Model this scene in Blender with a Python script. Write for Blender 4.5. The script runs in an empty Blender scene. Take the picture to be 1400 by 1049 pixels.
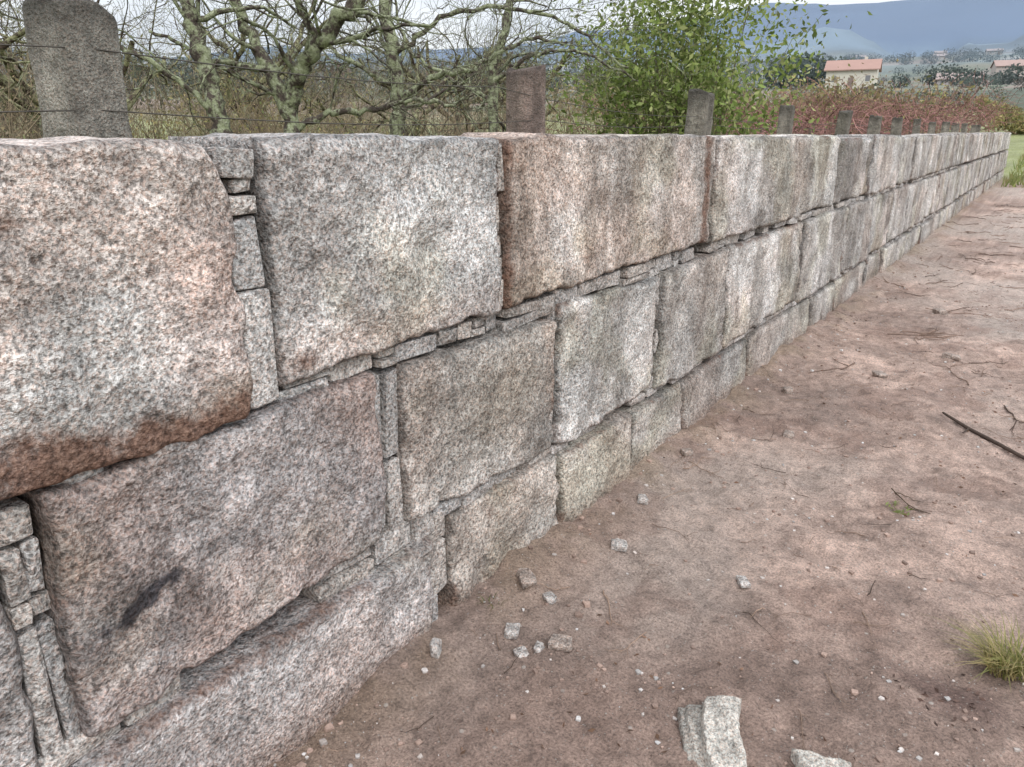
import bpy, bmesh, math, random
import numpy as np
from mathutils import Vector
R=math.radians
rng=np.random.default_rng(7); random.seed(7)
scene=bpy.context.scene
scene.view_settings.view_transform='Standard'
scene.view_settings.look='None'
scene.view_settings.exposure=0

# ---------------- noise ----------------
def _h(ix,iy,iz,seed):
    n=(ix.astype(np.int64)*374761393+iy.astype(np.int64)*668265263+iz.astype(np.int64)*2147483647+seed*1274126177)&0xffffffff
    n=((n^(n>>13))*1274126177)&0xffffffff
    n=((n^(n>>16))*2246822519)&0xffffffff
    return ((n^(n>>15))&0xffffff)/float(0xffffff)
def vn(x,y,z=0.0,seed=0):
    x,y,z=np.broadcast_arrays(np.asarray(x,float),np.asarray(y,float),np.asarray(z,float))
    ix,iy,iz=np.floor(x),np.floor(y),np.floor(z)
    fx,fy,fz=x-ix,y-iy,z-iz
    fx=fx*fx*(3-2*fx);fy=fy*fy*(3-2*fy);fz=fz*fz*(3-2*fz)
    r=0
    for dx in (0,1):
        for dy in (0,1):
            for dz in (0,1):
                w=(fx if dx else 1-fx)*(fy if dy else 1-fy)*(fz if dz else 1-fz)
                r=r+w*_h(ix+dx,iy+dy,iz+dz,seed)
    return r
def fbm(x,y,z=0.0,seed=0,o=4):
    r=0;a=.5;t=0
    for i in range(o):
        r=r+a*vn(np.asarray(x)*2**i,np.asarray(y)*2**i,np.asarray(z)*2**i,seed+i*17);t+=a;a*=.5
    return r/t
def sm(a,b,x):
    t=np.clip((x-a)/(b-a),0,1);return t*t*(3-2*t)

# ---------------- mesh builder ----------------
class MB:
    def __init__(s): s.v=[];s.c=[];s.f=[];s.n=0
    def add(s,v,f,c):
        v=np.asarray(v,float).reshape(-1,3)
        c=np.asarray(c,float)
        if c.ndim==1: c=np.tile(c,(len(v),1))
        if c.shape[1]==3: c=np.hstack([c,np.zeros((len(c),1))])
        s.v.append(v);s.c.append(c)
        if isinstance(f,np.ndarray): s.f.append(f+s.n)
        else:
            for q in f: s.f.append(np.array([q])+s.n)
        s.n+=len(v)
    def obj(s,name,mat,smooth=True,parent=None):
        V=np.concatenate(s.v).astype(np.float32);C=np.concatenate(s.c).astype(np.float32)
        me=bpy.data.meshes.new(name)
        L=np.concatenate([f.ravel() for f in s.f]).astype(np.int32)
        T=np.concatenate([np.full(f.shape[0],f.shape[1]) for f in s.f])
        st=np.concatenate([[0],np.cumsum(T)[:-1]]).astype(np.int32)
        me.vertices.add(len(V));me.vertices.foreach_set('co',V.ravel())
        me.loops.add(len(L));me.loops.foreach_set('vertex_index',L)
        me.polygons.add(len(st));me.polygons.foreach_set('loop_start',st)
        me.update(calc_edges=True)
        me.polygons.foreach_set('use_smooth',np.full(len(st),smooth))
        a=me.color_attributes.new('Col','FLOAT_COLOR','POINT')
        a.data.foreach_set('color',C.ravel())
        me.materials.append(mat); me.update()
        o=bpy.data.objects.new(name,me);scene.collection.objects.link(o)
        if parent: o.parent=parent
        return o

def gridfaces(nu,nv):
    i=np.arange(nu*nv).reshape(nv,nu)
    return np.stack([i[:-1,:-1],i[:-1,1:],i[1:,1:],i[1:,:-1]],-1).reshape(-1,4)

def tube(mb,P,r,col,n=5,cap=False):
    P=np.asarray(P,float);m=len(P);r=np.broadcast_to(np.asarray(r,float),(m,))
    T=np.gradient(P,axis=0);T/=np.linalg.norm(T,axis=1)[:,None]+1e-9
    up=np.array([0,0,1.]) if abs(T[:,2]).mean()<.8 else np.array([1.,0,0])
    A=np.cross(T,up);A/=np.linalg.norm(A,axis=1)[:,None]+1e-9
    B=np.cross(T,A)
    th=np.arange(n)*2*math.pi/n
    V=P[:,None,:]+r[:,None,None]*(np.cos(th)[None,:,None]*A[:,None,:]+np.sin(th)[None,:,None]*B[:,None,:])
    i=np.arange(m*n).reshape(m,n);j=np.roll(i,-1,axis=1)
    F=np.stack([i[:-1],j[:-1],j[1:],i[1:]],-1).reshape(-1,4)
    mb.add(V.reshape(-1,3),F,col)
    if cap: mb.f.append(np.array([[ (m-1)*n+k for k in range(n)]])+mb.n-m*n)

def leaves(mb,P,size,cols,flat=0.0,asp=.45):
    N=len(P)
    d=rng.normal(size=(N,3));d[:,2]*=(1-flat);d/=np.linalg.norm(d,axis=1)[:,None]
    q=rng.normal(size=(N,3));w=np.cross(d,q);w/=np.linalg.norm(w,axis=1)[:,None]+1e-9
    u=np.cross(d,w)
    s=(size*rng.uniform(.6,1.3,N))[:,None]
    V=np.stack([P-d*s*.5,P+w*s*asp*.5+u*s*.08,P+d*s*.5,P-w*s*asp*.5+u*s*.08],1)
    F=np.arange(N*4).reshape(N,4)
    mb.add(V.reshape(-1,3),F,np.repeat(cols,4,axis=0))

# ---------------- materials ----------------
def newmat(name,rough=.85):
    m=bpy.data.materials.new(name);m.use_nodes=True
    nt=m.node_tree;b=nt.nodes['Principled BSDF'];b.inputs['Roughness'].default_value=rough
    b.inputs['Specular IOR Level'].default_value=.3
    return m,nt,b
def N(nt,t,**k):
    n=nt.nodes.new(t)
    for a,v in k.items(): setattr(n,a,v)
    return n
def ramp(nt,src,stops,interp='LINEAR'):
    r=N(nt,'ShaderNodeValToRGB');r.color_ramp.interpolation=interp
    e=r.color_ramp.elements
    while len(e)<len(stops): e.new(.5)
    for i,(p,c) in enumerate(stops):
        e[i].position=p;e[i].color=(c,c,c,1) if not isinstance(c,tuple) else (*c,1)
    nt.links.new(src,r.inputs[0]);return r.outputs[0]
def mix(nt,mode,f,a,b):
    m=N(nt,'ShaderNodeMix',data_type='RGBA',blend_type=mode)
    for k,v in ((0,f),(6,a),(7,b)):
        if hasattr(v,'links'): nt.links.new(v,m.inputs[k])
        else: m.inputs[k].default_value=(v if k==0 else (*v,1))
    return m.outputs[2]
def math_(nt,op,a,b):
    m=N(nt,'ShaderNodeMath',operation=op)
    for k,v in ((0,a),(1,b)):
        if hasattr(v,'links'): nt.links.new(v,m.inputs[k])
        else: m.inputs[k].default_value=v
    return m.outputs[0]
def noise(nt,co,sc,det=5,rough=.6):
    n=N(nt,'ShaderNodeTexNoise');n.inputs['Scale'].default_value=sc;n.inputs['Detail'].default_value=det
    n.inputs['Roughness'].default_value=rough;nt.links.new(co,n.inputs['Vector']);return n.outputs[0]
def bump(nt,b,h,dist,st=1.0):
    n=N(nt,'ShaderNodeBump');n.inputs['Distance'].default_value=dist;n.inputs['Strength'].default_value=st
    nt.links.new(h,n.inputs['Height']);nt.links.new(n.outputs[0],b.inputs['Normal'])

def granite(name='granite',k_=1.0,con=1.0):
    m,nt,b=newmat(name,.8)
    co=N(nt,'ShaderNodeTexCoord').outputs['Object']
    at=N(nt,'ShaderNodeAttribute',attribute_name='Col')
    vo=N(nt,'ShaderNodeTexVoronoi');vo.inputs['Scale'].default_value=210*k_;nt.links.new(co,vo.inputs['Vector'])
    sp=N(nt,'ShaderNodeSeparateColor');nt.links.new(vo.outputs['Color'],sp.inputs[0])
    s1=ramp(nt,sp.outputs[0],[(0,.45),(.2,.70),(.35,.97),(.7,1.06),(1,1.28)])
    nA=noise(nt,co,90*k_,3,.65)
    s2=ramp(nt,nA,[(.37,.30),(.45,.74),(.52,1.02),(.64,1.24)])
    nB=noise(nt,co,34,4,.6)
    s3=ramp(nt,nB,[(.34,.70),(.5,1.0),(.66,1.2)])
    nC=noise(nt,co,10,5,.65)
    s4=ramp(nt,nC,[(.34,.76),(.5,1.0),(.66,1.16)])
    c=mix(nt,'MULTIPLY',.85*con,at.outputs['Color'],s1)
    c=mix(nt,'MULTIPLY',.78*con,c,s2)
    c=mix(nt,'MULTIPLY',.9,c,s3)
    c=mix(nt,'MULTIPLY',1.0,c,s4)
    pk=ramp(nt,sp.outputs[1],[(0,(1,1,1)),(.6,(1,1,1)),(.7,(1.0,.86,.80)),(1,(1.0,.86,.80))])
    c=mix(nt,'MULTIPLY',.8,c,pk)
    # rust / earth stains
    n4=noise(nt,co,20,7,.78)
    k=math_(nt,'ADD',at.outputs['Alpha'],math_(nt,'MULTIPLY',math_(nt,'SUBTRACT',n4,.5),2.0))
    kk=ramp(nt,k,[(.25,0.0),(.85,.9)])
    ru=ramp(nt,nA,[(.3,(.05,.026,.018)),(.5,(.17,.09,.062)),(.7,(.33,.20,.145))])
    al=math_(nt,'MULTIPLY',kk,ramp(nt,at.outputs['Alpha'],[(0.02,0.0),(.15,1.0)]))
    c=mix(nt,'MIX',al,c,ru)
    nt.links.new(c,b.inputs['Base Color'])
    h=math_(nt,'ADD',nA,math_(nt,'MULTIPLY',nB,1.3))
    h=math_(nt,'ADD',h,math_(nt,'MULTIPLY',nC,2.6))
    bump(nt,b,h,.013,.9)
    return m
GR=granite()

def simple(name,rough=.85,nsc=20,lo=.7,hi=1.25,bd=.0,trans=0.0):
    m,nt,b=newmat(name,rough)
    co=N(nt,'ShaderNodeTexCoord').outputs['Object']
    at=N(nt,'ShaderNodeAttribute',attribute_name='Col')
    n=noise(nt,co,nsc,5,.65)
    c=mix(nt,'MULTIPLY',1.0,at.outputs['Color'],ramp(nt,n,[(.3,lo),(.7,hi)]))
    nt.links.new(c,b.inputs['Base Color'])
    if bd>0: bump(nt,b,n,bd,.8)
    if trans>0:
        t=N(nt,'ShaderNodeBsdfTranslucent');nt.links.new(c,t.inputs[0])
        ms=N(nt,'ShaderNodeMixShader');ms.inputs[0].default_value=trans
        nt.links.new(b.outputs[0],ms.inputs[1]);nt.links.new(t.outputs[0],ms.inputs[2])
        nt.links.new(ms.outputs[0],nt.nodes['Material Output'].inputs[0])
    return m
LEAF=simple('leaf',.55,6,.8,1.2,0,.4)
EARTH=simple('joint_earth',.95,30,.5,1.3,.02)
WIRE=simple('rusty_wire',.7,30)
PLASTER=simple('plaster',.9,.6,.93,1.05)
DRYWOOD=simple('dry_twig',.9,60,.7,1.3)

def barkmat():
    m,nt,b=newmat('lichen_bark',.95)
    co=N(nt,'ShaderNodeTexCoord').outputs['Object']
    at=N(nt,'ShaderNodeAttribute',attribute_name='Col')
    n=noise(nt,co,11,6,.7);n2=noise(nt,co,45,4,.7)
    dark=ramp(nt,n2,[(.3,(.03,.024,.02)),(.7,(.12,.095,.078))])
    lich=ramp(nt,n2,[(.3,(.16,.18,.09)),(.55,(.32,.35,.22)),(.75,(.52,.54,.43))])
    c=mix(nt,'MIX',ramp(nt,n,[(.45,0.0),(.56,1.0)]),dark,lich)
    c=mix(nt,'MULTIPLY',1.0,c,at.outputs['Color'])
    nt.links.new(c,b.inputs['Base Color']);bump(nt,b,n2,.02,.8)
    return m
BARK=barkmat()

# ---------------- WALL ----------------
wall=bpy.data.objects.new('granite_block_wall',None);scene.collection.objects.link(wall)
FX=-1.35
def block(mb,s0,s1,z0,z1,seed,res=.011,tint=(.50,.49,.475),pink=.3,streak=0.0,extra=None,depth=.34,off=None,rough=1.0):
    z0=(z0,z0) if np.isscalar(z0) else z0
    z1=(z1,z1) if np.isscalar(z1) else z1
    tint=np.array(tint)*np.array([1.13,1.135,1.14])
    Lw=s1-s0;Hh=z1[0]-z0[0]
    nu=max(6,int(Lw/res)+1);nv=max(6,int(Hh/res)+1)
    def dens(n):
        t=np.linspace(0,1,n);return t-.06*np.sin(2*math.pi*t)
    u,v=np.meshgrid(dens(nu),dens(nv))
    q=seed*13.7
    def wig(t,a,b_): return (fbm(t*6+q,a,b_,seed,4)-.5)*.036*rough+(vn(t*24+q,a,b_,seed+30)-.5)*.011
    bot=z0[0]*(1-u)+z0[1]*u+wig(u*Lw,0,1)
    top=z1[0]*(1-u)+z1[1]*u+wig(u*Lw,5,2)*.8
    lef=s0+wig(v*Hh,3,3)
    rig=s1+wig(v*Hh,8,4)
    S=lef*(1-u)+rig*u;Z=bot*(1-v)+top*v
    eu=np.minimum(u,1-u)*Lw;ev=np.minimum(v,1-v)*Hh
    chip=sm(.58,.72,fbm(S*8,Z*8,q,seed+21,3))
    rr=.008+.022*fbm(S*11,Z*11,q,seed+3,3)**2*2+.034*chip
    def rd(e): 
        k=1-np.clip(e/rr,0,1);return rr*.85*(1-np.sqrt(np.clip(1-k*k,0,1)))
    X=-(rd(eu)+rd(ev))
    fa=fbm(S*2.2,Z*2.2,q,seed,3)
    X+= (fa-.5)*.038*rough+(np.abs(fbm(S*5,Z*5,q,seed+1,4)-.5))*-.065*rough+(fbm(S*14,Z*14,q,seed+2,4)-.5)*.024*rough+(fbm(S*40,Z*40,q,seed+4,2)-.5)*.009
    X+=FX+(off if off is not None else rng.uniform(-.012,.012))
    col=np.ones((nv,nu,3))*tint
    n1=fbm(S*3.2,Z*3.2,q,seed+5,4);n2=fbm(S*2.1,Z*2.1,q+9,seed+6,4);n3=fbm(S*8,Z*8,q+4,seed+7,4)
    col*= (.72+.44*sm(.3,.66,n1))[...,None]
    col*= (.84+.26*sm(.3,.7,n3))[...,None]
    pk=sm(.46,.66,n2)[...,None]*min(1,pink*1.35)
    col=col*(1-pk)+col*np.array([1.0,.86,.79])*pk
    k=sm(.48,.66,fbm(S*2.6,Z*2.6,q+31,seed+16,4))[...,None]*.55;col=col*(1-k)+col*np.array([.86,.86,.73])*k
    if streak>0:
        st=fbm(S*6,Z*.8,q,seed+8,3)*.65+fbm(S*24,Z*1.6,q,seed+9,2)*.35
        st=st+.22*(fbm(S*5,Z*5,q,seed+10,3)-.5)
        lo=np.array([.64,.61,.58]);hi=np.array([1.18,1.19,1.20])
        fac=lo+(hi-lo)*sm(.36,.6,st)[...,None]
        col=col*(1-streak)+col*fac*streak
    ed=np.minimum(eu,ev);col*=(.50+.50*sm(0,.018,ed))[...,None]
    alpha=np.zeros((nv,nu))
    alpha+=sm(.64,.8,fbm(S*4,Z*4,q+7,seed+12,4))*.28
    alpha=np.maximum(alpha,sm(.05,0,ed)*sm(.48,.66,fbm(S*3,Z*3,q+3,seed+14,3))*.55)
    if extra: col,alpha=extra(S,Z,u,v,col,alpha)
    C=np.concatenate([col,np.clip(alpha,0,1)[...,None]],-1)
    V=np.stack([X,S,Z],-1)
    F=gridfaces(nu,nv)
    idx=np.arange(nu*nv).reshape(nv,nu)
    loop=np.concatenate([idx[0,:-1],idx[:-1,-1],idx[-1,::-1][:-1],idx[::-1,0][:-1]])
    Vf=V.reshape(-1,3);Cf=C.reshape(-1,4)
    allV=[Vf];allC=[Cf];faces=[F];base=len(Vf);prev=loop
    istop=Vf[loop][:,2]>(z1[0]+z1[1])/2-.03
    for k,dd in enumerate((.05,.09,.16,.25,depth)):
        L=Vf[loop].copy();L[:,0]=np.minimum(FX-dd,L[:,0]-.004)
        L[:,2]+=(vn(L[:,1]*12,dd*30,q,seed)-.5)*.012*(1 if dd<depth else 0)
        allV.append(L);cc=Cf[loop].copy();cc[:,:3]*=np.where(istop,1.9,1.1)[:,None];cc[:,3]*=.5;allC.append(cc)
        new=base+np.arange(len(loop))
        faces.append(np.stack([prev,new,np.roll(new,-1),np.roll(prev,-1)],-1))
        prev=new;base+=len(loop)
    n0=mb.n
    VV=np.concatenate(allV);CC=np.concatenate(allC)
    mb.v.append(VV);mb.c.append(CC);mb.n+=len(VV)
    for f in faces: mb.f.append(f+n0)
    mb.f.append(prev[::-1][None,:]+n0)

def hull(mb,cx,size,col,seed,jit=.22,rot=0.0,n=10,alpha=0,axis='X',bev=.05):
    r=np.random.default_rng(seed)
    pts=[]
    for sx in(-1,1):
        for sy in(-1,1):
            for sz in(-1,1):
                pts.append([sx*(1-r.uniform(0,jit*1.4)),sy*(1-r.uniform(0,jit)),sz*(1-r.uniform(0,jit*1.3))])
    for k in range(n):
        p=r.uniform(-1,1,3);ax=r.integers(3);p[ax]=np.sign(p[ax])*r.uniform(.9,1.1);p[(ax+1)%3]*=.85;p[(ax+2)%3]*=.85
        pts.append(p)
    pts=np.array(pts)*np.array(size)/2
    c,s=math.cos(rot),math.sin(rot)
    if axis=='X': M=np.array([[1,0,0],[0,c,-s],[0,s,c]])
    else: M=np.array([[c,-s,0],[s,c,0],[0,0,1]])
    pts=pts@M.T+np.array(cx)
    bm=bmesh.new()
    for p in pts: bm.verts.new(p)
    bmesh.ops.convex_hull(bm,input=bm.verts)
    bm.verts.ensure_lookup_table()
    loose=[v for v in bm.verts if not v.link_faces]
    bmesh.ops.delete(bm,geom=loose,context='VERTS')
    if bev: bmesh.ops.bevel(bm,geom=list(bm.edges),offset=min(size)*bev,segments=1,affect='EDGES')
    bm.verts.index_update()
    V=[v.co[:] for v in bm.verts];F=[[v.index for v in f.verts] for f in bm.faces];bm.free()
    cc=np.array([*col,alpha]);
    mb.add(V,F,cc)

def exA(S,Z,u,v,col,al):
    d=Z-.905; w=.072+.09*(fbm(S*6,0,0,31,4)-.5)+.03*sm(.9,.5,S)
    al=np.maximum(al*.5, sm(w+.055,w-.055,d)*1.0)
    col=col*(1-.2*sm(.16,.05,d)[...,None])
    al=np.maximum(al, .7*np.exp(-(((S-.56)/.05)**2+((Z-1.36)/.025)**2)))
    k=np.exp(-(((S-.93)/.12)**2+((Z-1.36)/.12)**2))[...,None];col=col*(1-.35*k)
    k=sm(.72,.9,S)[...,None]*sm(1.42,1.2,Z)[...,None]*.7;col=col*(1-k)+col*np.array([1,.86,.82])*k
    k=np.exp(-(((S-.95)/.04)**2+((Z-1.22)/.10)**2));al=np.maximum(al,.30*k)
    return col,al
def exB(S,Z,u,v,col,al):
    al=np.maximum(al*.3,.75*np.exp(-(((S-1.15)/.06)**2+((Z-.995)/.03)**2)))
    al=np.maximum(al,.6*sm(.03,.0,(1-u)*.86))
    k=sm(1.12,1.0,Z)[...,None]*.6;col=col*(1-k)+col*np.array([1,.89,.84])*k
    return col,al
def exC(S,Z,u,v,col,al):
    al=np.maximum(al*.5,.6*sm(.05,.0,S-1.975))
    al=np.maximum(al,.8*np.exp(-((S-3.66)/.05)**2))
    al=np.maximum(al,.22*np.exp(-((S-2.9)/.05)**2))
    al=np.maximum(al,.35*sm(1.02,.97,Z))
    k=(sm(.42,.6,fbm(S*3,Z*3,0,99,4))*sm(3.2,2.2,S)*.75)[...,None];col=col*(1-k)+col*np.array([.82,.73,.67])*k
    return col,al
def exG(S,Z,u,v,col,al):
    g=np.exp(-(((S-.675-(Z-.6)*.4)/.055)**2+((Z-.605)/.038)**2))+.7*np.exp(-(((S-.62)/.05)**2+((Z-.585)/.02)**2))+.6*np.exp(-(((S-.74)/.05)**2+((Z-.63)/.03)**2))
    g2=sm(.45,.85,g*(-.25+2.4*fbm(S*34,Z*40,0,77,4)))[...,None]*.9
    col=col*(1-g2)+np.array([.035,.035,.045])*g2
    k=np.exp(-(((S-.80)/.20)**2+((Z-.62)/.13)**2))*sm(.40,.6,fbm(S*14,Z*14,3,78,4));col=col*(1-.6*k[...,None])
    return col,al*.5
def exH(S,Z,u,v,col,al):
    k=np.exp(-(((S-1.95)/.25)**2+((Z-.68)/.16)**2))[...,None]*.8
    col=col*(1-k)+col*np.array([.90,.82,.72])*k
    k=sm(1.60,1.48,S)[...,None]*.5;col=col*(1+.25*k)
    return col,al
def exL(S,Z,u,v,col,al):
    k=sm(.12,-.01,Z)[...,None]*.6;col=col*(1-k)+np.array([.30,.21,.16])*k
    return col,al
mb=MB()
block(mb,-1.75,-.42,.905,1.485,2,.03)
block(mb,-3.2,-1.77,.92,1.485,3,.03)
block(mb,-.40,.983,.905,1.482,1,.0085,(.59,.58,.565),.45,extra=exA,off=.010)
block(mb,1.088,1.943,(.954,.964),(1.488,1.488),4,.0085,(.59,.59,.585),.2,extra=exB,off=.0)
block(mb,1.974,3.743,(.964,.982),(1.487,1.482),5,.011,(.53,.50,.475),.4,.75,extra=exC,off=.002)
block(mb,3.776,5.2,(.967,.957),(1.475,1.475),6,.015,(.53,.52,.51),.3,.8)
block(mb,5.225,6.44,.957,(1.478,1.472),7,.02,(.50,.495,.48),.3,.9)
s=6.465;i=20
while s<31:
    w=random.uniform(1.05,1.75)
    g=random.uniform(.47,.60)
    block(mb,s,s+w,.957+random.uniform(-.01,.01),1.468+random.uniform(-.02,.018),i,.03,(g,g*.985,g*.965),.35,.8);s+=w+.028;i+=1
block(mb,-.9,.455,.37,.89,41,.014,(.49,.47,.46),.4)
block(mb,-2.4,-.92,.36,.89,42,.03)
block(mb,.537,1.374,(.372,.428),(.904,.905),8,.0085,(.48,.453,.45),.6,extra=exG,off=.006)
block(mb,1.474,2.281,(.426,.374),(.898,.874),9,.0085,(.54,.525,.50),.4,.35,extra=exH,off=.0)
block(mb,2.311,3.185,(.364,.349),(.914,.884),10,.011,(.60,.595,.58),.2,.6)
block(mb,3.214,4.071,(.344,.336),(.898,.913),11,.013,(.54,.53,.51),.3,.7)
s=4.100;i=50
while s<31:
    w=random.uniform(1.0,1.8);g=random.uniform(.47,.60)
    block(mb,s,s+w,.336+random.uniform(-.01,.012),.914+random.uniform(-.012,.008),i,.022 if s<8 else .035,(g,g*.985,g*.96),.35,.7);s+=w+.028;i+=1
block(mb,-2.6,-.5,-.15,.325,71,.03)
block(mb,-.48,1.555,-.12,(.322,.334),12,.0105,(.51,.49,.485),.4,extra=exL,off=.012)
block(mb,1.675,2.32,-.12,(.362,.338),13,.012,(.52,.51,.48),.4,extra=exL)
block(mb,2.339,2.94,-.12,(.330,.310),14,.014,(.55,.54,.51),.4,extra=exL)
block(mb,2.966,3.54,-.12,(.316,.296),15,.015,(.53,.51,.48),.4,extra=exL)
s=3.568;i=90
while s<31:
    w=random.uniform(.5,1.5);g=random.uniform(.46,.57)
    block(mb,s,s+w,-.12,.300+random.uniform(-.02,.008),i,.03,(g,g*.98,g*.94),.4,.5,extra=exL);s+=w+.028;i+=1
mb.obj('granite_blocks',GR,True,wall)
# filler stones
fb=MB();sd=1000
def tone():
    g=random.uniform(.42,.64);w=random.uniform(.88,1.0);return (g,g*(.5+.5*w),g*w)
def piece(y,z,w,h,rot,jit=.12,dx=None,al=0):
    global sd
    hull(fb,(FX-.080-(random.uniform(0,.022) if dx is None else dx),y,z),(.13,w,h),tone(),sd,jit,rot,10,al,'X',.03);sd+=1
def hfill(s0,s1,za,zb,dens=1.0,al=0,wr=(.06,.26)):
    s=s0
    while s<s1:
        w=min(random.uniform(*wr),s1-s)
        if w<.02: break
        t=(s+w/2-s0)/(s1-s0)
        lo=za[0]*(1-t)+za[1]*t;hi=zb[0]*(1-t)+zb[1]*t
        if random.random()<dens*.93:
            h=(hi-lo)
            if h>.05 and random.random()<.4:
                k=random.uniform(.4,.6)
                piece(s+w/2,lo+h*k/2,w*.96,h*k*.92,random.uniform(-.06,.06))
                piece(s+w/2+.01,lo+h*(1+k)/2,w*.9,h*(1-k)*.92,random.uniform(-.06,.06))
            else:
                piece(s+w/2,(lo+hi)/2,w*.97,h*random.uniform(.74,.95)+.004,random.uniform(-.06,.06),al=al if random.random()<.5 else 0)
        s+=w+random.uniform(0,.010)
def vfill(s0,s1,z0,z1,hs=(.08,.2),split=False):
    z=z0
    while z<z1-.015:
        h=min(random.uniform(*hs),z1-z)
        w=s1-s0
        if split and random.random()<.55:
            k=random.uniform(.35,.65)
            piece(s0+w*k/2,z+h/2,w*k*.95,h*.98,random.uniform(-.06,.06))
            piece(s0+w*(1+k)/2,z+h/2,w*(1-k)*.95,h*.98,random.uniform(-.06,.06))
        else:
            piece((s0+s1)/2,z+h/2,w*random.uniform(.86,.98),h*.98,random.uniform(-.04,.04),.12)
        z+=h+.004
piece(1.032,1.045,.085,.27,.0,.07,.0);piece(1.028,1.255,.078,.155,.02,.10,.006);piece(1.004,1.235,.03,.16,.0,.15,.03)
piece(1.030,1.355,.070,.040,.0,.12,.0);piece(1.040,1.395,.05,.028,.05,.12,.012);piece(1.028,1.440,.085,.062,-.05,.12,.0)
hfill(.56,.98,(.888,.888),(.912,.905),.8)
hfill(1.07,1.47,(.905,.905),(.955,.955),1,0,(.10,.22))
hfill(1.46,1.96,(.905,.893),(.955,.958))
hfill(1.96,2.32,(.885,.88),(.960,.965))
hfill(2.30,3.2,(.914,.884),(.966,.973),1,.3)
hfill(3.2,3.8,(.897,.912),(.973,.976),1,.3)
hfill(3.8,7.5,(.914,.916),(.966,.956),.95)
hfill(7.5,16,(.915,.92),(.955,.955),.8)
vfill(.457,.535,.36,.70,(.28,.34),True);vfill(.460,.532,.705,.90,(.07,.13),True)
vfill(1.378,1.47,.42,.90,(.20,.34),True)
vfill(2.284,2.310,.37,.9,(.06,.2))
vfill(1.945,1.973,.97,1.47,(.06,.16))
vfill(3.19,3.211,.35,.9,(.06,.2));vfill(4.073,4.098,.35,.9,(.06,.2));vfill(3.745,3.776,.97,1.47,(.06,.2))
hfill(.4,1.4,(.322,.332),(.376,.430),.97,0,(.08,.26))
hfill(1.4,1.6,(.334,.334),(.430,.424),1)
hfill(1.6,2.3,(.360,.342),(.418,.372),.85)
hfill(2.3,6,(.328,.306),(.364,.340),.85)
hfill(6,14,(.298,.298),(.334,.334),.7)
vfill(1.565,1.67,.10,.40,(.12,.20),True)
vfill(1.565,1.60,-.06,.12,(.1,.2))
fb.obj('filler_stones',GR,False,wall)
cb=MB()
ny=400
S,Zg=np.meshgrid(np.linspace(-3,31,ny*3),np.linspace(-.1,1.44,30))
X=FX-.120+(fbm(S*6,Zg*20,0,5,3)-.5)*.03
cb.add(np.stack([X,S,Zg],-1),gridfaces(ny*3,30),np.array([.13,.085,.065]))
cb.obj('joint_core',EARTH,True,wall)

# ---------------- GROUND ----------------
def axis(lo,hi,st,far,g=1.06):
    a=list(np.arange(lo,hi,st));d=st;x=a[-1];up=[]
    while x<far: d*=g;x+=d;up.append(x)
    d=st;x=lo;dn=[]
    while x>-far: d*=g;x-=d;dn.append(x)
    return np.array(dn[::-1]+a+up)
rr_=[0,33,60,110,184,295,385,600,1000,1350,1600,2600,3300,5000]
zz_=[0,0,2.0,5.0,9.8,15.2,23.5,44,80,140,135,345,300,100]
def terr(X,Y):
    r=np.hypot(X,Y);b=np.degrees(np.arctan2(-X,Y))
    z=np.interp(r,rr_,zz_)
    f=1-.38*sm(15,55,b)*sm(500,2600,r)+(fbm(b*.12+5,.3,0,3,4)-.5)*.34*sm(1700,2500,r)
    z=z*f
    z+=(fbm(b*.22+9,.7,0,13,4)-.5)*110*sm(900,1350,r)*sm(1900,1500,r)
    z+=(fbm(X*.012,Y*.012,0,9,4)-.5)*8*sm(80,400,r)
    z+=(fbm(X*.15,Y*.15,0,8,3)-.5)*.8*sm(33,70,r)
    return z
def micro(x,y):
    n=sm(60,30,np.hypot(x,y))
    z=n*((fbm(x*1.3,y*1.3,0,1,4)-.5)*.07+(fbm(x*8,y*8,0,2,4)-.5)*.045+(fbm(x*24,y*24,0,4,3)-.5)*.024)
    z=z+n*.045*sm(-1.08,-1.36,x)*sm(-1.7,-1.4,x)*(fbm(x*2,y*5,0,6,3)*1.6)
    return z
gx=axis(-1.5,.9,.013,5200,1.065);gy=axis(1.1,6.5,.015,5200,1.055)
GX,GY=np.meshgrid(gx,gy)
GZ=terr(GX,GY)+micro(GX,GY)
dist=np.hypot(GX,GY)
dirt=np.array([.475,.350,.293])
n1=fbm(GX*1.1,GY*1.1,0,21,4);n2=fbm(GX*5,GY*5,0,22,4);n3=fbm(GX*.6+4,GY*.35,0,23,3);n5=fbm(GX*16,GY*16,0,24,3)
C=np.ones(GX.shape+(3,))*dirt
C*=(.76+.40*sm(.3,.7,n1))[...,None];C*=(.82+.32*sm(.3,.7,n2))[...,None];C*=(.86+.26*sm(.3,.7,n5))[...,None]
k=(sm(.46,.62,n3)*.65)[...,None];C=C*(1-k)+np.array([.50,.425,.375])*k
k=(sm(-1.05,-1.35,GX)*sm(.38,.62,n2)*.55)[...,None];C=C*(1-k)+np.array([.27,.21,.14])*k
k=(sm(.56,.68,fbm(GX*3.3+7,GY*3.3,0,74,4))*.38)[...,None];C=C*(1-k)+np.array([.26,.165,.13])*k
k=(sm(2.9,1.6,GY)*.22)[...,None];C=C*(1-k)+np.array([.33,.215,.17])*k
k=(np.exp(-(((GX-.02)/.16)**2+((GY-2.15)/.10)**2))*sm(.35,.55,fbm(GX*11,GY*11,0,71,4)))[...,None]*.8;C=C*(1-k)+np.array([.13,.08,.07])*k
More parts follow.
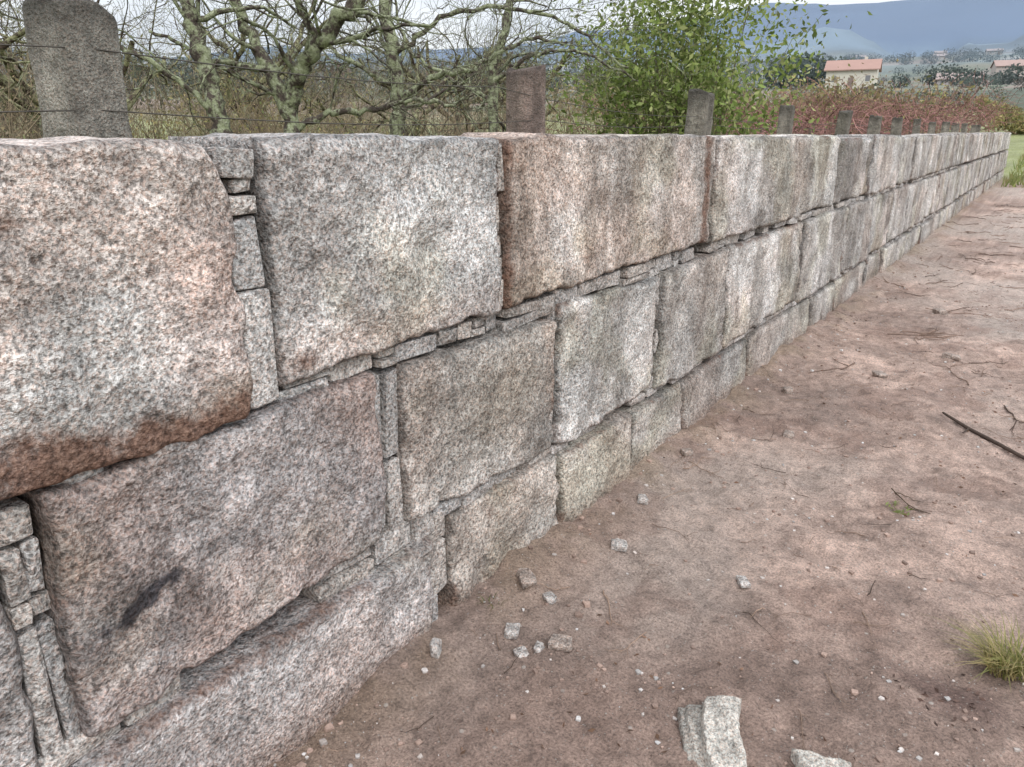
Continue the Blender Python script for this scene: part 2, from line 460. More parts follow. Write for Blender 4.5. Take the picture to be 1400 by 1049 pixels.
path=sm(33,27,GY+ (n1-.5)*4)*sm(-1.9,-1.5,GX)*sm(4.2,3,GX+(n1-.5)*2)*sm(-12,-8,GY)
gcol=np.array([.24,.26,.12])
gg=gcol*(.45+1.1*fbm(GX*.9,GY*.9,0,25,4))[...,None]
fl=fbm(GX*.02,GY*.02,0,26,4)[...,None]
far=np.where(fl>.56,np.array([.07,.085,.055]),np.where(fl>.49,np.array([.18,.17,.11]),np.where(fl>.43,np.array([.12,.14,.08]),np.array([.21,.16,.125]))))
kf=sm(50,95,dist)[...,None];gg=gg*(1-kf)+far*kf
hz=sm(80,1400,dist)[...,None]**.6;hazec=np.array([.225,.275,.315])  # aerial haze baked into the terrain vertex colours by distance
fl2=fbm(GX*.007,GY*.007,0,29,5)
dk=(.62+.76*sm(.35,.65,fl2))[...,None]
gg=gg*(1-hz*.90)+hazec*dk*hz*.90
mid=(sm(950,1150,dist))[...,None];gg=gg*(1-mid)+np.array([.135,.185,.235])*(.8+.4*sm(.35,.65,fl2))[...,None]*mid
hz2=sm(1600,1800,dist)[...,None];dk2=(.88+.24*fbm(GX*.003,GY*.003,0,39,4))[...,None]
gg=gg*(1-hz2)+np.array([.115,.165,.245])*dk2*hz2  # far ridges: blue of the air painted into the hill colour
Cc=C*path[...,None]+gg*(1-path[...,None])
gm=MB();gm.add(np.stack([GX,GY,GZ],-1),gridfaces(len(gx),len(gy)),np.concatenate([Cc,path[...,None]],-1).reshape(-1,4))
m,nt,b=newmat('sandy_soil',.9)
co=N(nt,'ShaderNodeTexCoord').outputs['Object'];at=N(nt,'ShaderNodeAttribute',attribute_name='Col')
a1=noise(nt,co,18,8,.8);a2=noise(nt,co,130,4,.75)
c=mix(nt,'MULTIPLY',1.0,at.outputs['Color'],ramp(nt,a1,[(.32,.55),(.5,1.0),(.68,1.30)]))
c=mix(nt,'MULTIPLY',1.0,c,ramp(nt,a2,[(.32,.48),(.5,1.0),(.66,1.40)]))
grs=None
for sc,th in ((190,.86),(100,.92),(48,.972)):
    vo=N(nt,'ShaderNodeTexVoronoi');vo.inputs['Scale'].default_value=sc;nt.links.new(co,vo.inputs['Vector'])
    sp=N(nt,'ShaderNodeSeparateColor');nt.links.new(vo.outputs['Color'],sp.inputs[0])
    gr=math_(nt,'MULTIPLY',ramp(nt,sp.outputs[0],[(th,0.0),(th+.015,1.0)]),ramp(nt,vo.outputs['Distance'],[(.22,1.0),(.40,0.0)]))
    gr=math_(nt,'MULTIPLY',math_(nt,'MULTIPLY',gr,at.outputs['Alpha']),.65)
    gc=ramp(nt,sp.outputs[1],[(0,(.16,.10,.08)),(.4,(.45,.38,.33)),(1,(.70,.65,.60))])
    c=mix(nt,'MIX',gr,c,gc)
    grs=gr if grs is None else math_(nt,'ADD',grs,gr)
nt.links.new(c,b.inputs['Base Color'])
wet=noise(nt,co,1.6,5,.6)
nt.links.new(ramp(nt,wet,[(.4,.6),(.6,.95)]),b.inputs['Roughness'])
h=math_(nt,'ADD',a1,math_(nt,'MULTIPLY',a2,.35));h=math_(nt,'ADD',h,math_(nt,'MULTIPLY',grs,.3))
bump(nt,b,h,.028,1.0)
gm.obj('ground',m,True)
def gz(x,y):
    x=np.asarray(x,float);y=np.asarray(y,float)
    return terr(x,y)+micro(x,y)

# gravel
gb=MB()
tmp=[]
for k in range(6):
    t=MB();hull(t,(0,0,0),(1,1,.6),(1,1,1),300+k,.4,0,5,bev=0)
    tmp.append((t.v[0],t.f))
nst=11000
xs=rng.uniform(-1.34,.9,nst)
ys=.9+rng.power(.66,nst)*10
cl=fbm(xs*3,ys*3,0,55,3);zs_=gz(xs,ys)
for k in range(nst):
    if cl[k]<.46 and rng.random()<.65: continue
    V,F=tmp[k%6];s_=.0028+.015*rng.random()**8
    soil=rng.random()<.55
    if xs[k]<-1.0: s_*=1.25
    if soil: s_*=1.3
    a=rng.uniform(0,6.28);M=np.array([[math.cos(a),-math.sin(a),0],[math.sin(a),math.cos(a),0],[0,0,1]])
    if soil: cc_=np.array([.36,.26,.215])*rng.uniform(.5,1.2)
    else:
        g=rng.uniform(.3,.65);w=rng.uniform(.8,.97);cc_=np.array([g,g*(.4+.6*w),g*w])
    vv=(V*s_*np.array([1,rng.uniform(.6,1),1]))@M.T+np.array([xs[k],ys[k],zs_[k]+s_*.08])
    n0=gb.n;gb.v.append(vv);gb.c.append(np.tile([*cc_,0],(len(vv),1)));gb.n+=len(vv)
    for f in F: gb.f.append(f+n0)
gb.obj('gravel',simple('gravel_stone',.85,150,.7,1.3),False)

GR2=granite('broken_granite',1.3,.8)
def rock(name,x,y,size,seed,rot,col=(.44,.42,.40),lift=.3,jit=.35):
    t=MB();hull(t,(0,0,0),size,col,seed,jit,rot,9,axis='Z')
    o=t.obj(name,GR2,False);o.location=(x,y,float(gz(x,y))+size[2]*lift);return o
for (x,y,sx,sy,sz,r_) in [(-1.144,1.684,.05,.065,.03,.4),(-1.25,1.93,.06,.10,.035,.8),(-1.142,1.90,.04,.05,.03,1.2),(-1.11,2.35,.05,.07,.035,2),
    (-.642,2.37,.045,.07,.02,.6),(-1.26,1.456,.03,.045,.06,.3),(-.985,1.706,.06,.08,.03,1.9),(-1.03,1.66,.03,.04,.02,.2),(-1.07,1.62,.04,.05,.02,1),
    (-1.2,2.75,.05,.06,.03,.5),(-1.22,3.3,.06,.05,.03,.9),(-.9,3.9,.06,.09,.03,.1),(-.7,5.3,.08,.1,.04,.7),(-1.1,4.6,.06,.09,.04,.3),(-.35,5.9,.07,.12,.04,1.3),(-.6,7.5,.1,.12,.05,.7)]:
    rock('broken_stone',x,y,(sx,sy,sz),int(abs(x)*1000+y*777)%9999,r_,(.42,.36,.32) if sx>.055 else (.54,.52,.50))
def offcut(name,x,y,rotz,L=.24,W=.15,T=.055,seed=3):
    t=MB();nu,nv=44,30
    u,v=np.meshgrid(np.linspace(-1,1,nu),np.linspace(-1,1,nv))
    U=u*L/2*(1+.06*v);Vv=v*W/2*(1-.14*u)+.014*u*u
    U=U+(fbm(v*2.0,u*0,0,seed,3)-.5)*.02*u;Vv=Vv+(fbm(u*2.5,v*0+3,0,seed,3)-.5)*.014*v
    Z=T*(1-.15*u)+(fbm(u*2,v*2,0,seed,4)-.5)*.014+.012*(1-u*u)
    e=np.maximum(abs(u),abs(v));Z-=.006*sm(.93,1,e)
    st=sm(-.28,-.36,v+.15*u);Z-=.026*st
    st2=sm(-.72,-.78,v);Z-=.012*st2
    col=np.ones((nv,nu,3))*np.array([.62,.60,.55])*(.85+.3*fbm(u*3,v*3,0,seed+4,3))[...,None]
    col*=(1-.30*st)[...,None]
    idx=np.arange(nu*nv).reshape(nv,nu)
    loop=np.concatenate([idx[0,:-1],idx[:-1,-1],idx[-1,::-1][:-1],idx[::-1,0][:-1]])
    Vt=np.stack([U,Vv,Z],-1).reshape(-1,3);Lp=Vt[loop].copy();Lp[:,2]=-.03;Lp[:,:2]*=1.02
    Ct=col.reshape(-1,3);VV=np.concatenate([Vt,Lp]);CC=np.concatenate([Ct,Ct[loop]*.7])
    t.add(VV,gridfaces(nu,nv),CC)
    new=nu*nv+np.arange(len(loop));t.f.append(np.stack([loop,new,np.roll(new,-1),np.roll(loop,-1)],-1))
    o=t.obj(name,GR2,True);o.location=(x,y,float(gz(x,y)));o.rotation_euler=(0,0,rotz)
    return o
o_=offcut('granite_offcut',-.47,1.595,R(-62),.25,.145,.05)
offcut('granite_offcut',-.20,1.655,R(25),.13,.08,.03,9)

# litter
lb=MB()
def twig(mb,x,y,L,a,r,col,sub=True,lift=.004):
    n=7;P=[];x0,y0=x,y
    for i in range(n):
        P.append([x0,y0,float(gz(x0,y0))+lift+rng.uniform(0,.006)])
        a+=rng.normal()*.16;x0+=math.cos(a)*L/n;y0+=math.sin(a)*L/n
    tube(mb,P,np.linspace(r,r*.4,n),col,4)
    if sub and L>.15:
        for j in range(2):
            q=P[rng.integers(1,n-1)];twig(mb,q[0],q[1],L*.4,a+rng.choice([-1,1])*rng.uniform(.4,.9),r*.6,col,False)
for k in range(330):
    y=.9+rng.power(.75)*12;x=rng.uniform(-1.3,.8)
    twig(lb,x,y,rng.uniform(.03,.22),rng.uniform(0,6.28),rng.uniform(.0010,.0025),np.array([.17,.12,.09])*rng.uniform(.3,2.2))
for k in range(70):
    y=rng.uniform(5,20);x=rng.uniform(-1.0,.1)
    twig(lb,x,y,rng.uniform(.2,.8),rng.uniform(0,6.28),rng.uniform(.003,.006),np.array([.16,.11,.085])*rng.uniform(.5,1.8))
P=np.stack([rng.uniform(-1.3,1,1500),.9+rng.power(.6,1500)*12],-1);cl=fbm(P[:,0]*2.5,P[:,1]*2.5,0,88,3);P=P[cl>.5]
P3=np.column_stack([P,gz(P[:,0],P[:,1])+.004])
cols=np.array([.15,.09,.06])*rng.uniform(.4,1.8,(len(P3),1))
leaves(lb,P3,.02,cols,.94,.45)
P=np.column_stack([rng.normal(.0,.09,26),rng.normal(2.13,.07,26)]);leaves(lb,np.column_stack([P,gz(P[:,0],P[:,1])+.004]),.022,np.array([.08,.05,.04])*rng.uniform(.5,1.6,(26,1)),.94,.4)
lb.obj('leaf_and_twig_litter',DRYWOOD)
st=MB();P=[(-.27,4.65,0),(-.13,4.5,0),(.02,4.32,0),(.2,4.10,0)]
P=[(x,y,float(gz(x,y))+.018) for x,y,_ in P];tube(st,P,[.006,.010,.010,.008],(.07,.05,.04),6,True)
tube(st,[P[1],(P[1][0]-.02,P[1][1]-.11,P[1][2]+.01)],[.006,.003],(.07,.05,.04),5)
st.obj('fallen_stick',DRYWOOD)
sp_=MB()
twig(sp_,-.34,3.45,.3,-1.2,.0035,(.10,.07,.04))
P=np.column_stack([rng.normal(-.27,.035,22),rng.normal(3.27,.03,22)]);leaves(sp_,np.column_stack([P,gz(P[:,0],P[:,1])+.012]),.035,np.array([.20,.24,.08])*rng.uniform(.7,1.4,(22,1)),.85,.3)
sp_.obj('green_sprig',LEAF)
def grass(name,cx,cy,rad,n,L,cols,w=.003,amain=None):
    g=MB()
    for k in range(n):
        a=rng.uniform(0,6.28);q=rad*math.sqrt(rng.random())
        x=cx+math.cos(a)*q*.6;y=cy+math.sin(a)*q*.6;z=float(gz(x,y))
        if amain is not None and rng.random()<.5: a=amain+rng.normal()*.5
        l=L*rng.uniform(.5,1.2);lean=rng.uniform(.3,1.1);a+=rng.normal()*.4
        P=[]
        for t in np.linspace(0,1,5):
            P.append([x+math.cos(a)*l*lean*t**1.5,y+math.sin(a)*l*lean*t**1.5,z+l*(t-.6*lean*t*t)])
        P=np.array(P);sd_=np.array([-math.sin(a),math.cos(a),0])*w
        ww=np.array([1,.9,.7,.4,.05])[:,None]*sd_
        V=np.stack([P-ww,P+ww],1).reshape(-1,3);i=np.arange(4)*2
        g.add(V,np.stack([i,i+1,i+3,i+2],-1),np.array(cols[rng.integers(len(cols))])*rng.uniform(.7,1.3))
    return g.obj(name,LEAF)
grass('dry_grass_tuft',.15,2.37,.10,280,.16,[(.46,.38,.18),(.28,.29,.10),(.42,.36,.18),(.22,.24,.08)],.0018,R(190))
grass('roadside_grass',-1.27,1.75,.06,18,.05,[(.3,.25,.12),(.14,.16,.06)],.0015)
rg=MB()
for k in range(2600):
    x=rng.uniform(-1.2,3.5);y=rng.uniform(26,44);z=float(gz(x,y));l=rng.uniform(.12,.4);a=rng.uniform(0,6.28)
    c_=np.array([(.30,.33,.12),(.36,.34,.16),(.22,.27,.09)][k%3])*rng.uniform(.7,1.2)
    d_=np.array([math.cos(a),math.sin(a),0])
    rg.add([np.array([x,y,z])-d_*.03,np.array([x,y,z])+d_*.03,np.array([x,y,z+l])+d_*l*.4],np.array([[0,1,2]]),c_)
rg.obj('meadow_grass',LEAF)

# ---------------- FENCE ----------------
GRP=granite('weathered_post_granite',1.5,.62)
for k in range(14):
    y=1.163+2.2*k;h=1.5+[.30,.272,.252,.217,.215,.19,.2,.21,.18,.2,.19,.2,.18,.19][k]
    t=MB();w=.15 if k else .165
    if k>2: w=.15*(.8+.3*rng.random())
    nz=26;nsd=7
    ring=[]
    for sx,sy,dx,dy in((-1,-1,1,0),(1,-1,0,1),(1,1,-1,0),(-1,1,0,-1)):
        for q in range(nsd): ring.append((sx+dx*2*q/nsd,sy+dy*2*q/nsd))
    ring=np.array(ring);ring/= (np.maximum(1,np.linalg.norm(ring,axis=1)/1.30))[:,None]
    zs=np.concatenate([np.linspace(-.3,h-.02,nz),[h-.006,h]]);sc=np.concatenate([np.ones(nz),[.97,.90]])
    tl=rng.normal()*.10
    V=[]
    for z,s_ in zip(zs,sc):
        p=ring*w/2*s_*(1.06-.06*z/h)
        d=(fbm(p[:,0]*25+k*7,p[:,1]*25,z*14,k,3)-.5)*.045
        p=p*(1+d[:,None]*4)
        V.append(np.column_stack([p,np.full(len(p),z)+((vn(p[:,0]*30,p[:,1]*30,k)*.03+p[:,1]*tl) if z>h-.03 else 0)]))
    V=np.concatenate(V);n=len(ring);m_=len(zs);i=np.arange(m_*n).reshape(m_,n);j=np.roll(i,-1,1)
    base=np.array([.30,.285,.25]) if k==0 else (np.array([.24,.19,.165]) if k==1 else np.array([.25,.235,.20]))
    cn=fbm(V[:,0]*14,V[:,1]*14,V[:,2]*5,k+50,4)[:,None]
    C_=base*(.3+1.35*cn)
    C_=C_*(1-.55*sm(h-.10,h,V[:,2]+.08*(cn[:,0]-.5))[:,None])
    t.add(V,np.stack([i[:-1],j[:-1],j[1:],i[1:]],-1).reshape(-1,4),C_)
    t.f.append(i[-1][None,:])
    o=t.obj('granite_fence_post',GRP);o.location=(-2.2,y,0);o.rotation_euler=(rng.normal()*.02,rng.normal()*.02,rng.normal()*.12)
wb=MB()
for z in(1.705,1.555,1.2,.8):
    P=[]
    for k in range(-2,14):
        for q in range(6):
            t=q/6;P.append([-2.2+.085,1.163+2.2*(k+t),z-.03*math.sin(math.pi*t)-(.0 if k<1 else min(.10,.05*(k+t))*(z>1.6))])
    tube(wb,P,.0018,(.08,.07,.06),4)
wb.obj('fence_wire',WIRE)

# ---------------- TREES ----------------
FW=np.array([-.562,.827,0]);RT=np.array([.827,.562,0])
def grow(mb,p,d,L,r,lev,col,maxlev=4,crook=.28,up=.05,lvs=None):
    n=max(4,int(L/.09) if lev<3 else 5);n=min(n,12)
    P=[p];d=d/np.linalg.norm(d);dirs=[d]
    for i in range(n):
        d=d+rng.normal(size=3)*crook;d[2]+=up;d/=np.linalg.norm(d)
        P.append(P[-1]+d*L/n);dirs.append(d)
    P=np.array(P);rad=np.linspace(r,r*.45,n+1)
    rad=rad*(1+.12*rng.normal(size=n+1))
    tube(mb,P,np.maximum(rad,.0018),col*rng.uniform(.8,1.15),6 if lev<2 else (4 if lev<4 else 3))
    if lev<maxlev:
        k=rng.integers(3,6) if lev<3 else rng.integers(2,5)
        for q in range(k):
            i=rng.integers(max(1,n//4),n+1)
            nd=dirs[i]+rng.normal(size=3)*.75
            grow(mb,P[i],nd,L*rng.uniform(.45,.75),max(rad[i]*rng.uniform(.4,.62),.002),lev+1,col,maxlev,crook,up,lvs)
def limb(mb,pts,r0,r1,col,lev=1,maxlev=4,kids=7,spread=.8,kl=.7):
    pts=np.array(pts,float);m=len(pts)
    t=np.linspace(0,m-1,m*6);P=np.stack([np.interp(t,np.arange(m),pts[:,i]) for i in range(3)],1)
    ker=np.array([.25,.5,.25])
    for _ in range(3):
        Q=P.copy()
        for i in range(3): Q[1:-1,i]=np.convolve(P[:,i],ker,'valid')
        P=Q
    P[1:-1]+=rng.normal(size=P[1:-1].shape)*.012
    W=P[:,0:1]*RT+P[:,1:2]*FW;W[:,2]+=P[:,2]
    rad=np.linspace(r0,r1,len(P))*(1+.10*rng.normal(size=len(P)))
    tube(mb,W,rad,col,9)
    T=np.gradient(W,axis=0)
    hi=[i for i in range(len(P)) if P[i,2]>1.35]
    if not hi: return
    for q in range(kids):
        i=hi[rng.integers(len(hi))]
        d=T[i]/np.linalg.norm(T[i])+rng.normal(size=3)*spread
        grow(mb,W[i],d,kl*rng.uniform(.6,1.4),rad[i]*rng.uniform(.25,.42),lev+1,col,maxlev,.3,.04)
one=np.array([1.,1,1])
def tree_obj(name,loc,limbs,maxlev=4,**k):
    t=MB()
    for (pts,r0,r1,kids) in limbs: limb(t,pts,r0,r1,one,1,maxlev,kids,**k)
    o=t.obj(name,BARK);o.location=loc;return o
tree_obj('lichen_covered_tree',(-5.17,3.74,0),[
   ([(.10,0,-.1),(.08,0,.8),(.03,0,1.5),(-.06,.05,1.9),(-.16,.1,2.3),(-.25,.15,2.9),(-.2,.2,3.6)],.085,.045,7),
   ([(.05,0,1.55),(-.2,-.1,1.85),(-.6,-.2,2.1),(-1.0,-.3,2.5)],.025,.010,5)])
tree_obj('lichen_covered_tree',(-5.0,4.25,0),[
   ([(.05,0,-.1),(.04,0,1.0),(.02,0,1.6),(-.10,.0,1.95),(-.30,.1,2.3),(-.5,.1,2.8)],.078,.035,7),
   ([(.02,0,1.7),(.16,-.1,1.95),(.35,-.15,2.15),(.62,-.2,2.4),(.9,-.2,2.8)],.068,.05,7),
   ([(.35,-.15,2.15),(.20,-.2,2.35),(.1,-.2,2.8)],.032,.02,4),
   ([(.02,0,1.5),(.3,.1,1.65),(.6,.15,1.66),(1.0,.2,1.75),(1.3,.2,1.7)],.030,.013,8),
   ([(-.12,0,1.95),(-.5,-.1,2.0),(-.9,-.2,2.2)],.025,.010,4)])
tree_obj('lichen_covered_tree',(-4.9,5.35,0),[
   ([(0,0,-.1),(0,0,1.2),(.05,0,1.7),(.02,0,2.1),(-.04,.1,2.6),(.1,.1,3.2)],.08,.045,6),
   ([(.04,0,1.75),(.35,-.1,1.95),(.7,-.2,1.98),(1.15,-.2,2.25),(1.5,-.3,2.2)],.03,.012,9),
   ([(0,0,2.1),(.4,-.1,2.4),(.9,-.2,2.5),(1.5,-.3,2.35),(2.0,-.4,2.0)],.026,.008,10),
   ([(0,0,1.9),(-.4,.1,2.1),(-.8,.2,2.4)],.026,.012,5)])
tree_obj('lichen_covered_tree',(-5.2,7.2,0),[
   ([(0,0,-.1),(.05,0,1.2),(.02,0,2.0),(.2,0,2.6),(.3,.1,3.3)],.065,.035,7),
   ([(.02,0,2.0),(.5,-.1,2.3),(1.0,-.2,2.3),(1.6,-.2,2.0)],.026,.009,9),
   ([(.02,0,1.8),(-.5,.1,2.1),(-1.1,.2,2.5)],.026,.010,7)])
t=MB();lv=[]
for q in range(6):
    a=q*1.05;grow(t,np.array([0,0,.9+.12*q]),np.array([math.cos(a)*.8,math.sin(a)*.8,.8]),1.7,.045,1,one*np.array([.95,.87,.78]),5,.25,.06,lv)
tube(t,[(0,0,-.2),(.04,0,.8),(0,.03,1.7)],[.11,.09,.06],one,8)
bt=t.obj('bare_tree',BARK)
pos=[(-9.5,4.6),(-11,8.5),(-13.5,6.0),(-9,11.5),(-15,12),(-7.8,2.6),(-12,3.2),(-18,9),(-10,15),(-7.6,8.5),(-21,15),(-8,19)]
for k,(x,y) in enumerate(pos):
    o=bt if k==0 else bpy.data.objects.new('bare_tree',bt.data)
    if k: scene.collection.objects.link(o)
    o.location=(x,y,0);o.rotation_euler=(0,0,k*1.7);s_=rng.uniform(.85,1.35);o.scale=(s_,s_,s_)

def bush(name,c,rad,nl,size,pal,ntw,twcol,nclump=60,zmin=.6,shell=.55,twr=.004):
    g=MB();c=np.array(c,float);rad=np.array(rad,float)
    d=rng.normal(size=(nclump,3));d/=np.linalg.norm(d,axis=1)[:,None]
    q=(shell+(1-shell)*rng.random((nclump,1)))*rng.uniform(.75,1.12,(nclump,1))
    cl=c+d*rad*q
    k=rng.integers(nclump,size=nl);cr=rng.uniform(.10,.24,nclump)
    P=cl[k]+rng.normal(size=(nl,3))*cr[k][:,None]*rad.mean()*.75
    pal=np.array(pal);tone=rng.uniform(.6,1.3,nclump)
    cc=pal[rng.integers(len(pal),size=nl)]*tone[k][:,None]*rng.uniform(.7,1.3,(nl,1))
    keep=P[:,2]>zmin
    leaves(g,P[keep],size,cc[keep])
    for j in range(ntw):
        e=cl[rng.integers(nclump)]+rng.normal(size=3)*.15*rad
        b0=np.array([c[0]+rng.normal()*rad[0]*.3,c[1]+rng.normal()*rad[1]*.3,0])
        m1=b0*.5+e*.5+rng.normal(size=3)*.12*rad+np.array([0,0,.15*rad[2]])
        t=np.linspace(0,1,7)[:,None];Pq=(1-t)**2*b0+2*t*(1-t)*m1+t*t*e
        tube(g,Pq,np.linspace(twr*2,twr*.6,7),np.array(twcol)*rng.uniform(.5,1.4),4)
    return g.obj(name,LEAF)
bush('green_leafy_shrub',(-3.85,9.0,2.0),(1.35,1.4,1.75),14500,.078,[(.20,.27,.07),(.27,.33,.10),(.14,.19,.05),(.36,.39,.16)],150,(.20,.17,.11),170,.9,.30)
ol=[(.28,.26,.11),(.35,.31,.13),(.19,.21,.09),(.37,.29,.15)]
br=[(.31,.24,.16),(.24,.19,.13),(.37,.29,.18)]
thick=[(-6.6,4.3,1.7,1.0,ol),(-6.9,6.2,1.65,1.1,ol),(-7.4,2.6,1.7,1.2,br),(-6.3,8.0,1.6,.9,br),(-9.0,7.0,2.1,1.4,ol),(-5.6,9.8,1.7,.9,ol),(-5.6,6.0,1.35,.6,ol),
       (-8.5,10.5,2.0,1.5,br),(-11,5.5,2.3,1.5,br),(-12,9.5,2.3,1.8,ol),(-4.0,6.6,1.4,.42,br),(-9.8,3.5,2.0,1.1,br),(-9,13.5,2.1,1.6,ol),(-6.4,12.5,1.8,1.3,br),(-15,8,2.7,2.0,br),(-14,14,2.7,2.2,ol),(-4.6,11.5,1.8,.8,br),
       (-5.3,2.9,1.5,.55,ol),(-4.5,5.3,1.35,.42,ol)]
for x,y,z,r_,pal in thick:
    bush('bramble_thicket',(x,y,z*.80),(r_*1.15,r_*1.15,r_*.9),int(1500*r_),.036,pal,int(360*r_),(.36,.29,.20),70,.7,.1,.0028)
# vine rows
vb=MB()
for k in range(2300):
    y=9.5+rng.power(1.2)*43;x=-2.6-rng.random()*(1.6+y*.24);hh=1.50+.027*(y-10)+rng.normal()*.13
    p=np.array([x,y,hh-.30+rng.uniform(-.3,.40)]);n=8;P=[p];d=rng.normal(size=3);d[2]*=.6;L=.14*(1+max(0,y-25)*.04)
    for i in range(n):
        d=d/np.linalg.norm(d)+rng.normal(size=3)*.38;d[2]-=.02;p=p+d/np.linalg.norm(d)*L;P.append(p)
    tube(vb,P,np.linspace(.008,.004,n+1)*(1+max(0,y-25)*.03),np.array([.28,.145,.13])*rng.uniform(.35,1.6),3)
for k in range(40):
    y=11+k*.65;x=-3.4-(k%4)*1.4
    tube(vb,[(x,y,0),(x+.05,y,.8),(x,y+.05,1.5+.02*(y-10))],[.03,.025,.02],(.14,.10,.08),5)
NV=4800
P=np.column_stack([np.zeros(NV),rng.uniform(14,50,NV),np.zeros(NV)]);P[:,0]=-2.8-rng.random(NV)*(2+P[:,1]*.22);P[:,2]=1.58+.030*(P[:,1]-12)+rng.normal(size=NV)*.17
kk=fbm(P[:,0]*.7,P[:,1]*.5,0,66,3);P=P[kk>.46]
pal=np.array([[.30,.28,.12],[.24,.24,.11],[.28,.15,.12],[.24,.13,.11],[.27,.15,.13]])[rng.integers(5,size=len(P))]
leaves(vb,P,.085,pal*rng.uniform(.4,1.25,(len(P),1)),.2,.5)
vb.obj('grape_vines',simple('vine_wood',.9,10))

# distant woodland
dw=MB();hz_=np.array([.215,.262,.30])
def clump(x,y,h,w,n,col,hzf):
    z0=float(terr(np.array(x),np.array(y)))
    P=rng.normal(size=(n,3));P/=np.linalg.norm(P,axis=1)[:,None];P*=rng.uniform(.3,1,(n,1))**.5
    lob=1+.35*np.sin(P[:,:1]*3+x)*np.cos(P[:,1:2]*3+y)
    P=P*lob*np.array([w,w,h*.5])*rng.uniform(.85,1.15,(n,1))+np.array([x,y,z0+h*.5])
    c=np.array(col)*rng.uniform(.5,1.5,(n,1))*(.6+.6*(P[:,2:3]-z0)/h);c=c*(1-hzf)+hz_*hzf  # distance haze mixed into the leaf colour by hzf
    leaves(dw,P,h*.13,c,0,.8)
    tube(dw,[(x,y,z0-1),(x,y,z0+h*.5)],[h*.03,h*.02],(.06,.05,.04),4)
for k in range(620):
    b=R(rng.uniform(-3,68));r_=75+820*rng.random()**1.0
    x=-math.sin(b)*r_;y=math.cos(b)*r_
    h=rng.uniform(2.5,6)*(1+.3*(r_>250))
    if min(math.hypot(x+37.6,y-180),math.hypot(x+29.5,y-294))<14: continue
    if math.degrees(b)<22 and r_<300 : h*=.42
    if math.degrees(b)<17 and 300<=r_<400 : h*=.45
    pal=[(.07,.09,.05),(.10,.11,.06),(.15,.11,.08),(.06,.08,.045)][rng.integers(4)]
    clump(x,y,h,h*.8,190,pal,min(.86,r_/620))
for (x,y,h) in [(-47,176,6),(-52,180,6),(-49,186,8),(-43,192,7),(-30,190,3),(-24,235,5),(-21,240,4.5),(-11,235,5),(-36,300,7),(-18,290,5)]:
    clump(x,y,h,h*.75,450,(.06,.08,.05),.28)
dw.obj('distant_woodland',LEAF)
bush('hedgerow',(-11,52,2.6),(7.5,6,1.0),9000,.3,br+ol,0,(.1,.1,.1),90,1,.1)
bush('hedgerow',(-28,60,3.4),(12,6,2.4),9000,.35,br+ol,0,(.1,.1,.1),90,1,.1)
for (x,y) in [(-3.2,62),(-5.5,75),(-1.2,85),(1.5,70),(-2.2,52)]:
    z=float(terr(np.array(x),np.array(y)));bush('field_shrub',(x,y,z+.6),(1.6,1.6,.9),1500,.22,ol,0,(.1,.1,.1),30,z,.2)

# ---------------- HOUSES ----------------
def house(name,x,y,rot,W,D,H,rh,wallc,roofc,nwin=3):
    e=bpy.data.objects.new(name,None);scene.collection.objects.link(e)
    e.location=(x,y,float(terr(np.array(x),np.array(y)))-.2);e.rotation_euler=(0,0,rot)
    def box(nm,x0,x1,y0,y1,z0,z1,c):
        t=MB();V=[(a,b_,c_) for a in(x0,x1) for b_ in(y0,y1) for c_ in(z0,z1)]
        t.add(V,np.array([[0,1,3,2],[4,6,7,5],[0,4,5,1],[2,3,7,6],[0,2,6,4],[1,5,7,3]]),np.array(c));return t.obj(nm,PLASTER,False,e)
    w=W/2;d=D/2
    t=MB();V=[(-w,-d,-2),(w,-d,-2),(w,d,-2),(-w,d,-2),(-w,-d,H),(w,-d,H),(w,d,H),(-w,d,H),(-w,0,H+rh),(w,0,H+rh)]
    t.add(V,[[0,1,5,4],[2,3,7,6],[1,2,6,9,5],[3,0,4,8,7]],np.array(wallc));t.obj('walls',PLASTER,False,e)
    t=MB();o=.5;sl=rh/d
    V=[(-w-o,-d-o,H-o*sl+.05),(w+o,-d-o,H-o*sl+.05),(w+o,0,H+rh+.08),(-w-o,0,H+rh+.08),(w+o,d+o,H-o*sl+.05),(-w-o,d+o,H-o*sl+.05)]
    V+= [(a,b_,c_+.2) for a,b_,c_ in V]
    t.add(V,[[0,1,2,3],[3,2,4,5],[6,9,8,7],[9,11,10,8],[0,6,7,1],[5,4,10,11],[1,7,8,2],[2,8,10,4],[0,3,9,6],[3,5,11,9]],np.array(roofc));t.obj('tiled_roof',PLASTER,False,e)
    for k in range(nwin):
        cx=-w+W*(k+.5)/nwin
        if k==nwin//2: box('door',cx-.5,cx+.5,-d-.04,-d+.1,.2,2.3,(.25,.2,.18))
        else: box('window_%d'%k,cx-.45,cx+.45,-d-.04,-d+.1,H*.4,H*.4+1.1,(.22,.22,.23))
    box('chimney',w*.4,w*.4+.6,.4,1.0,H,H+rh+.8,wallc)
house('white_house',-37.6,180,R(8),9.5,7,3.8,1.8,(.64,.61,.53),(.38,.245,.21),3)
house('stone_house',-29.5,294,R(5),12,8,2.8,1.8,(.40,.38,.37),(.34,.275,.26),4)
house('stone_house',-21,384.5,R(15),12,9,4.4,2.2,(.45,.40,.37),(.37,.275,.25),4)
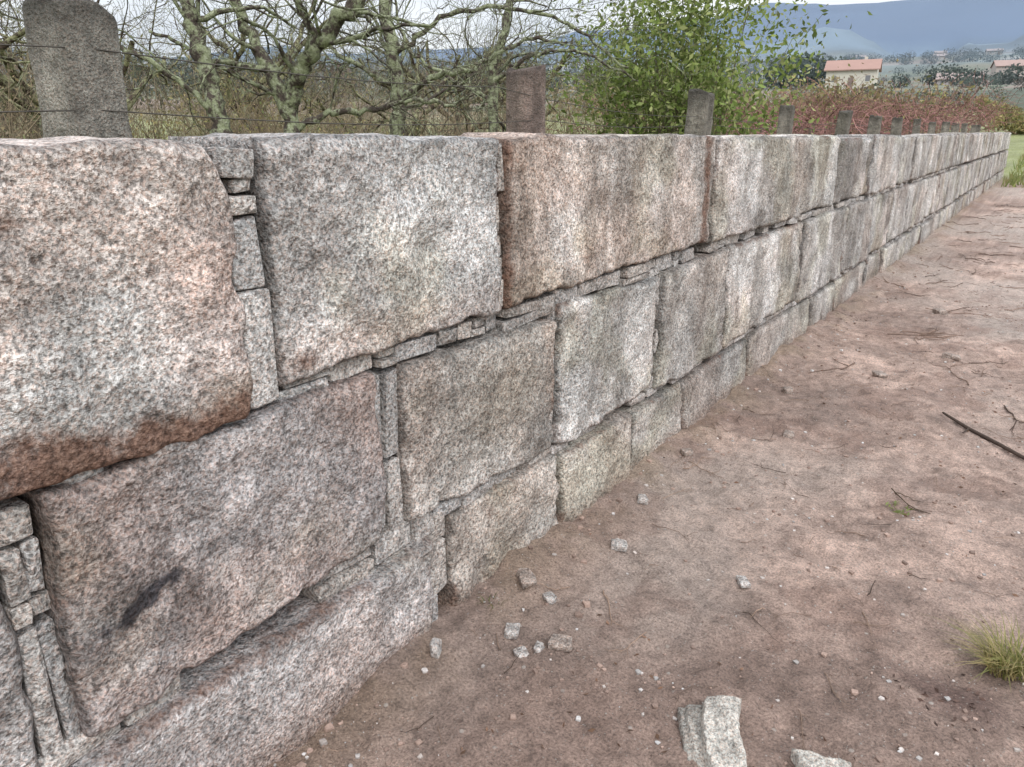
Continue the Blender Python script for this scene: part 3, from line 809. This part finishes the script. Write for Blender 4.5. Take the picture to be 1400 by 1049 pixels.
for (x,y,g) in [(-150,730,.40),(-60,830,.42),(-30,800,.44),(-110,900,.38),(-240,730,.40),(-85,700,.42)]:
    house('far_house',x,y,.2,rng.uniform(8,12),8,3.2,1.8,(g,g,g),(.29,.27,.28),2)
# ---------------- LIGHT & SKY ----------------
w=bpy.data.worlds.new('World');scene.world=w;w.use_nodes=True;nt=w.node_tree
bg=nt.nodes['Background'];bg.inputs[1].default_value=.15
sky=N(nt,'ShaderNodeTexSky',sky_type='NISHITA');sky.sun_disc=False;sky.sun_elevation=R(42);sky.sun_rotation=R(125)
sky.dust_density=2.5;sky.air_density=1.0
tc=N(nt,'ShaderNodeTexCoord');mp=N(nt,'ShaderNodeMapping');mp.inputs['Scale'].default_value=(1,1,4);nt.links.new(tc.outputs['Generated'],mp.inputs[0])
n=noise(nt,mp.outputs[0],2.2,6,.55)
cl=ramp(nt,n,[(.25,(.50,.54,.60)),(.45,(.66,.69,.74)),(.65,(.90,.90,.90))])
sx=N(nt,'ShaderNodeSeparateXYZ');nt.links.new(tc.outputs['Generated'],sx.inputs[0])
mr=N(nt,'ShaderNodeMapRange');nt.links.new(sx.outputs[2],mr.inputs[0])
mr.inputs[1].default_value=.1;mr.inputs[2].default_value=.8;mr.inputs[3].default_value=9.0;mr.inputs[4].default_value=18
vm=N(nt,'ShaderNodeVectorMath',operation='SCALE');nt.links.new(cl,vm.inputs[0]);nt.links.new(mr.outputs[0],vm.inputs['Scale'])
c=mix(nt,'MIX',.85,sky.outputs[0],vm.outputs[0]);nt.links.new(c,bg.inputs[0])
L=bpy.data.lights.new('sun','SUN');L.energy=1.3;L.angle=R(28);L.color=(1,.965,.92)
so=bpy.data.objects.new('sun',L);scene.collection.objects.link(so)
d=Vector((math.sin(R(125))*math.cos(R(42)),math.cos(R(125))*math.cos(R(42)),math.sin(R(42))))
so.rotation_euler=d.to_track_quat('Z','Y').to_euler()
# ---------------- CAMERA ----------------
cam=bpy.data.cameras.new('camera');cam.lens=27;cam.sensor_width=36;cam.clip_end=12000;cam.clip_start=.05
o=bpy.data.objects.new('camera',cam);scene.collection.objects.link(o)
o.location=(0,0,1.5);o.rotation_euler=(R(90-18.14),0,R(34.2));scene.camera=o
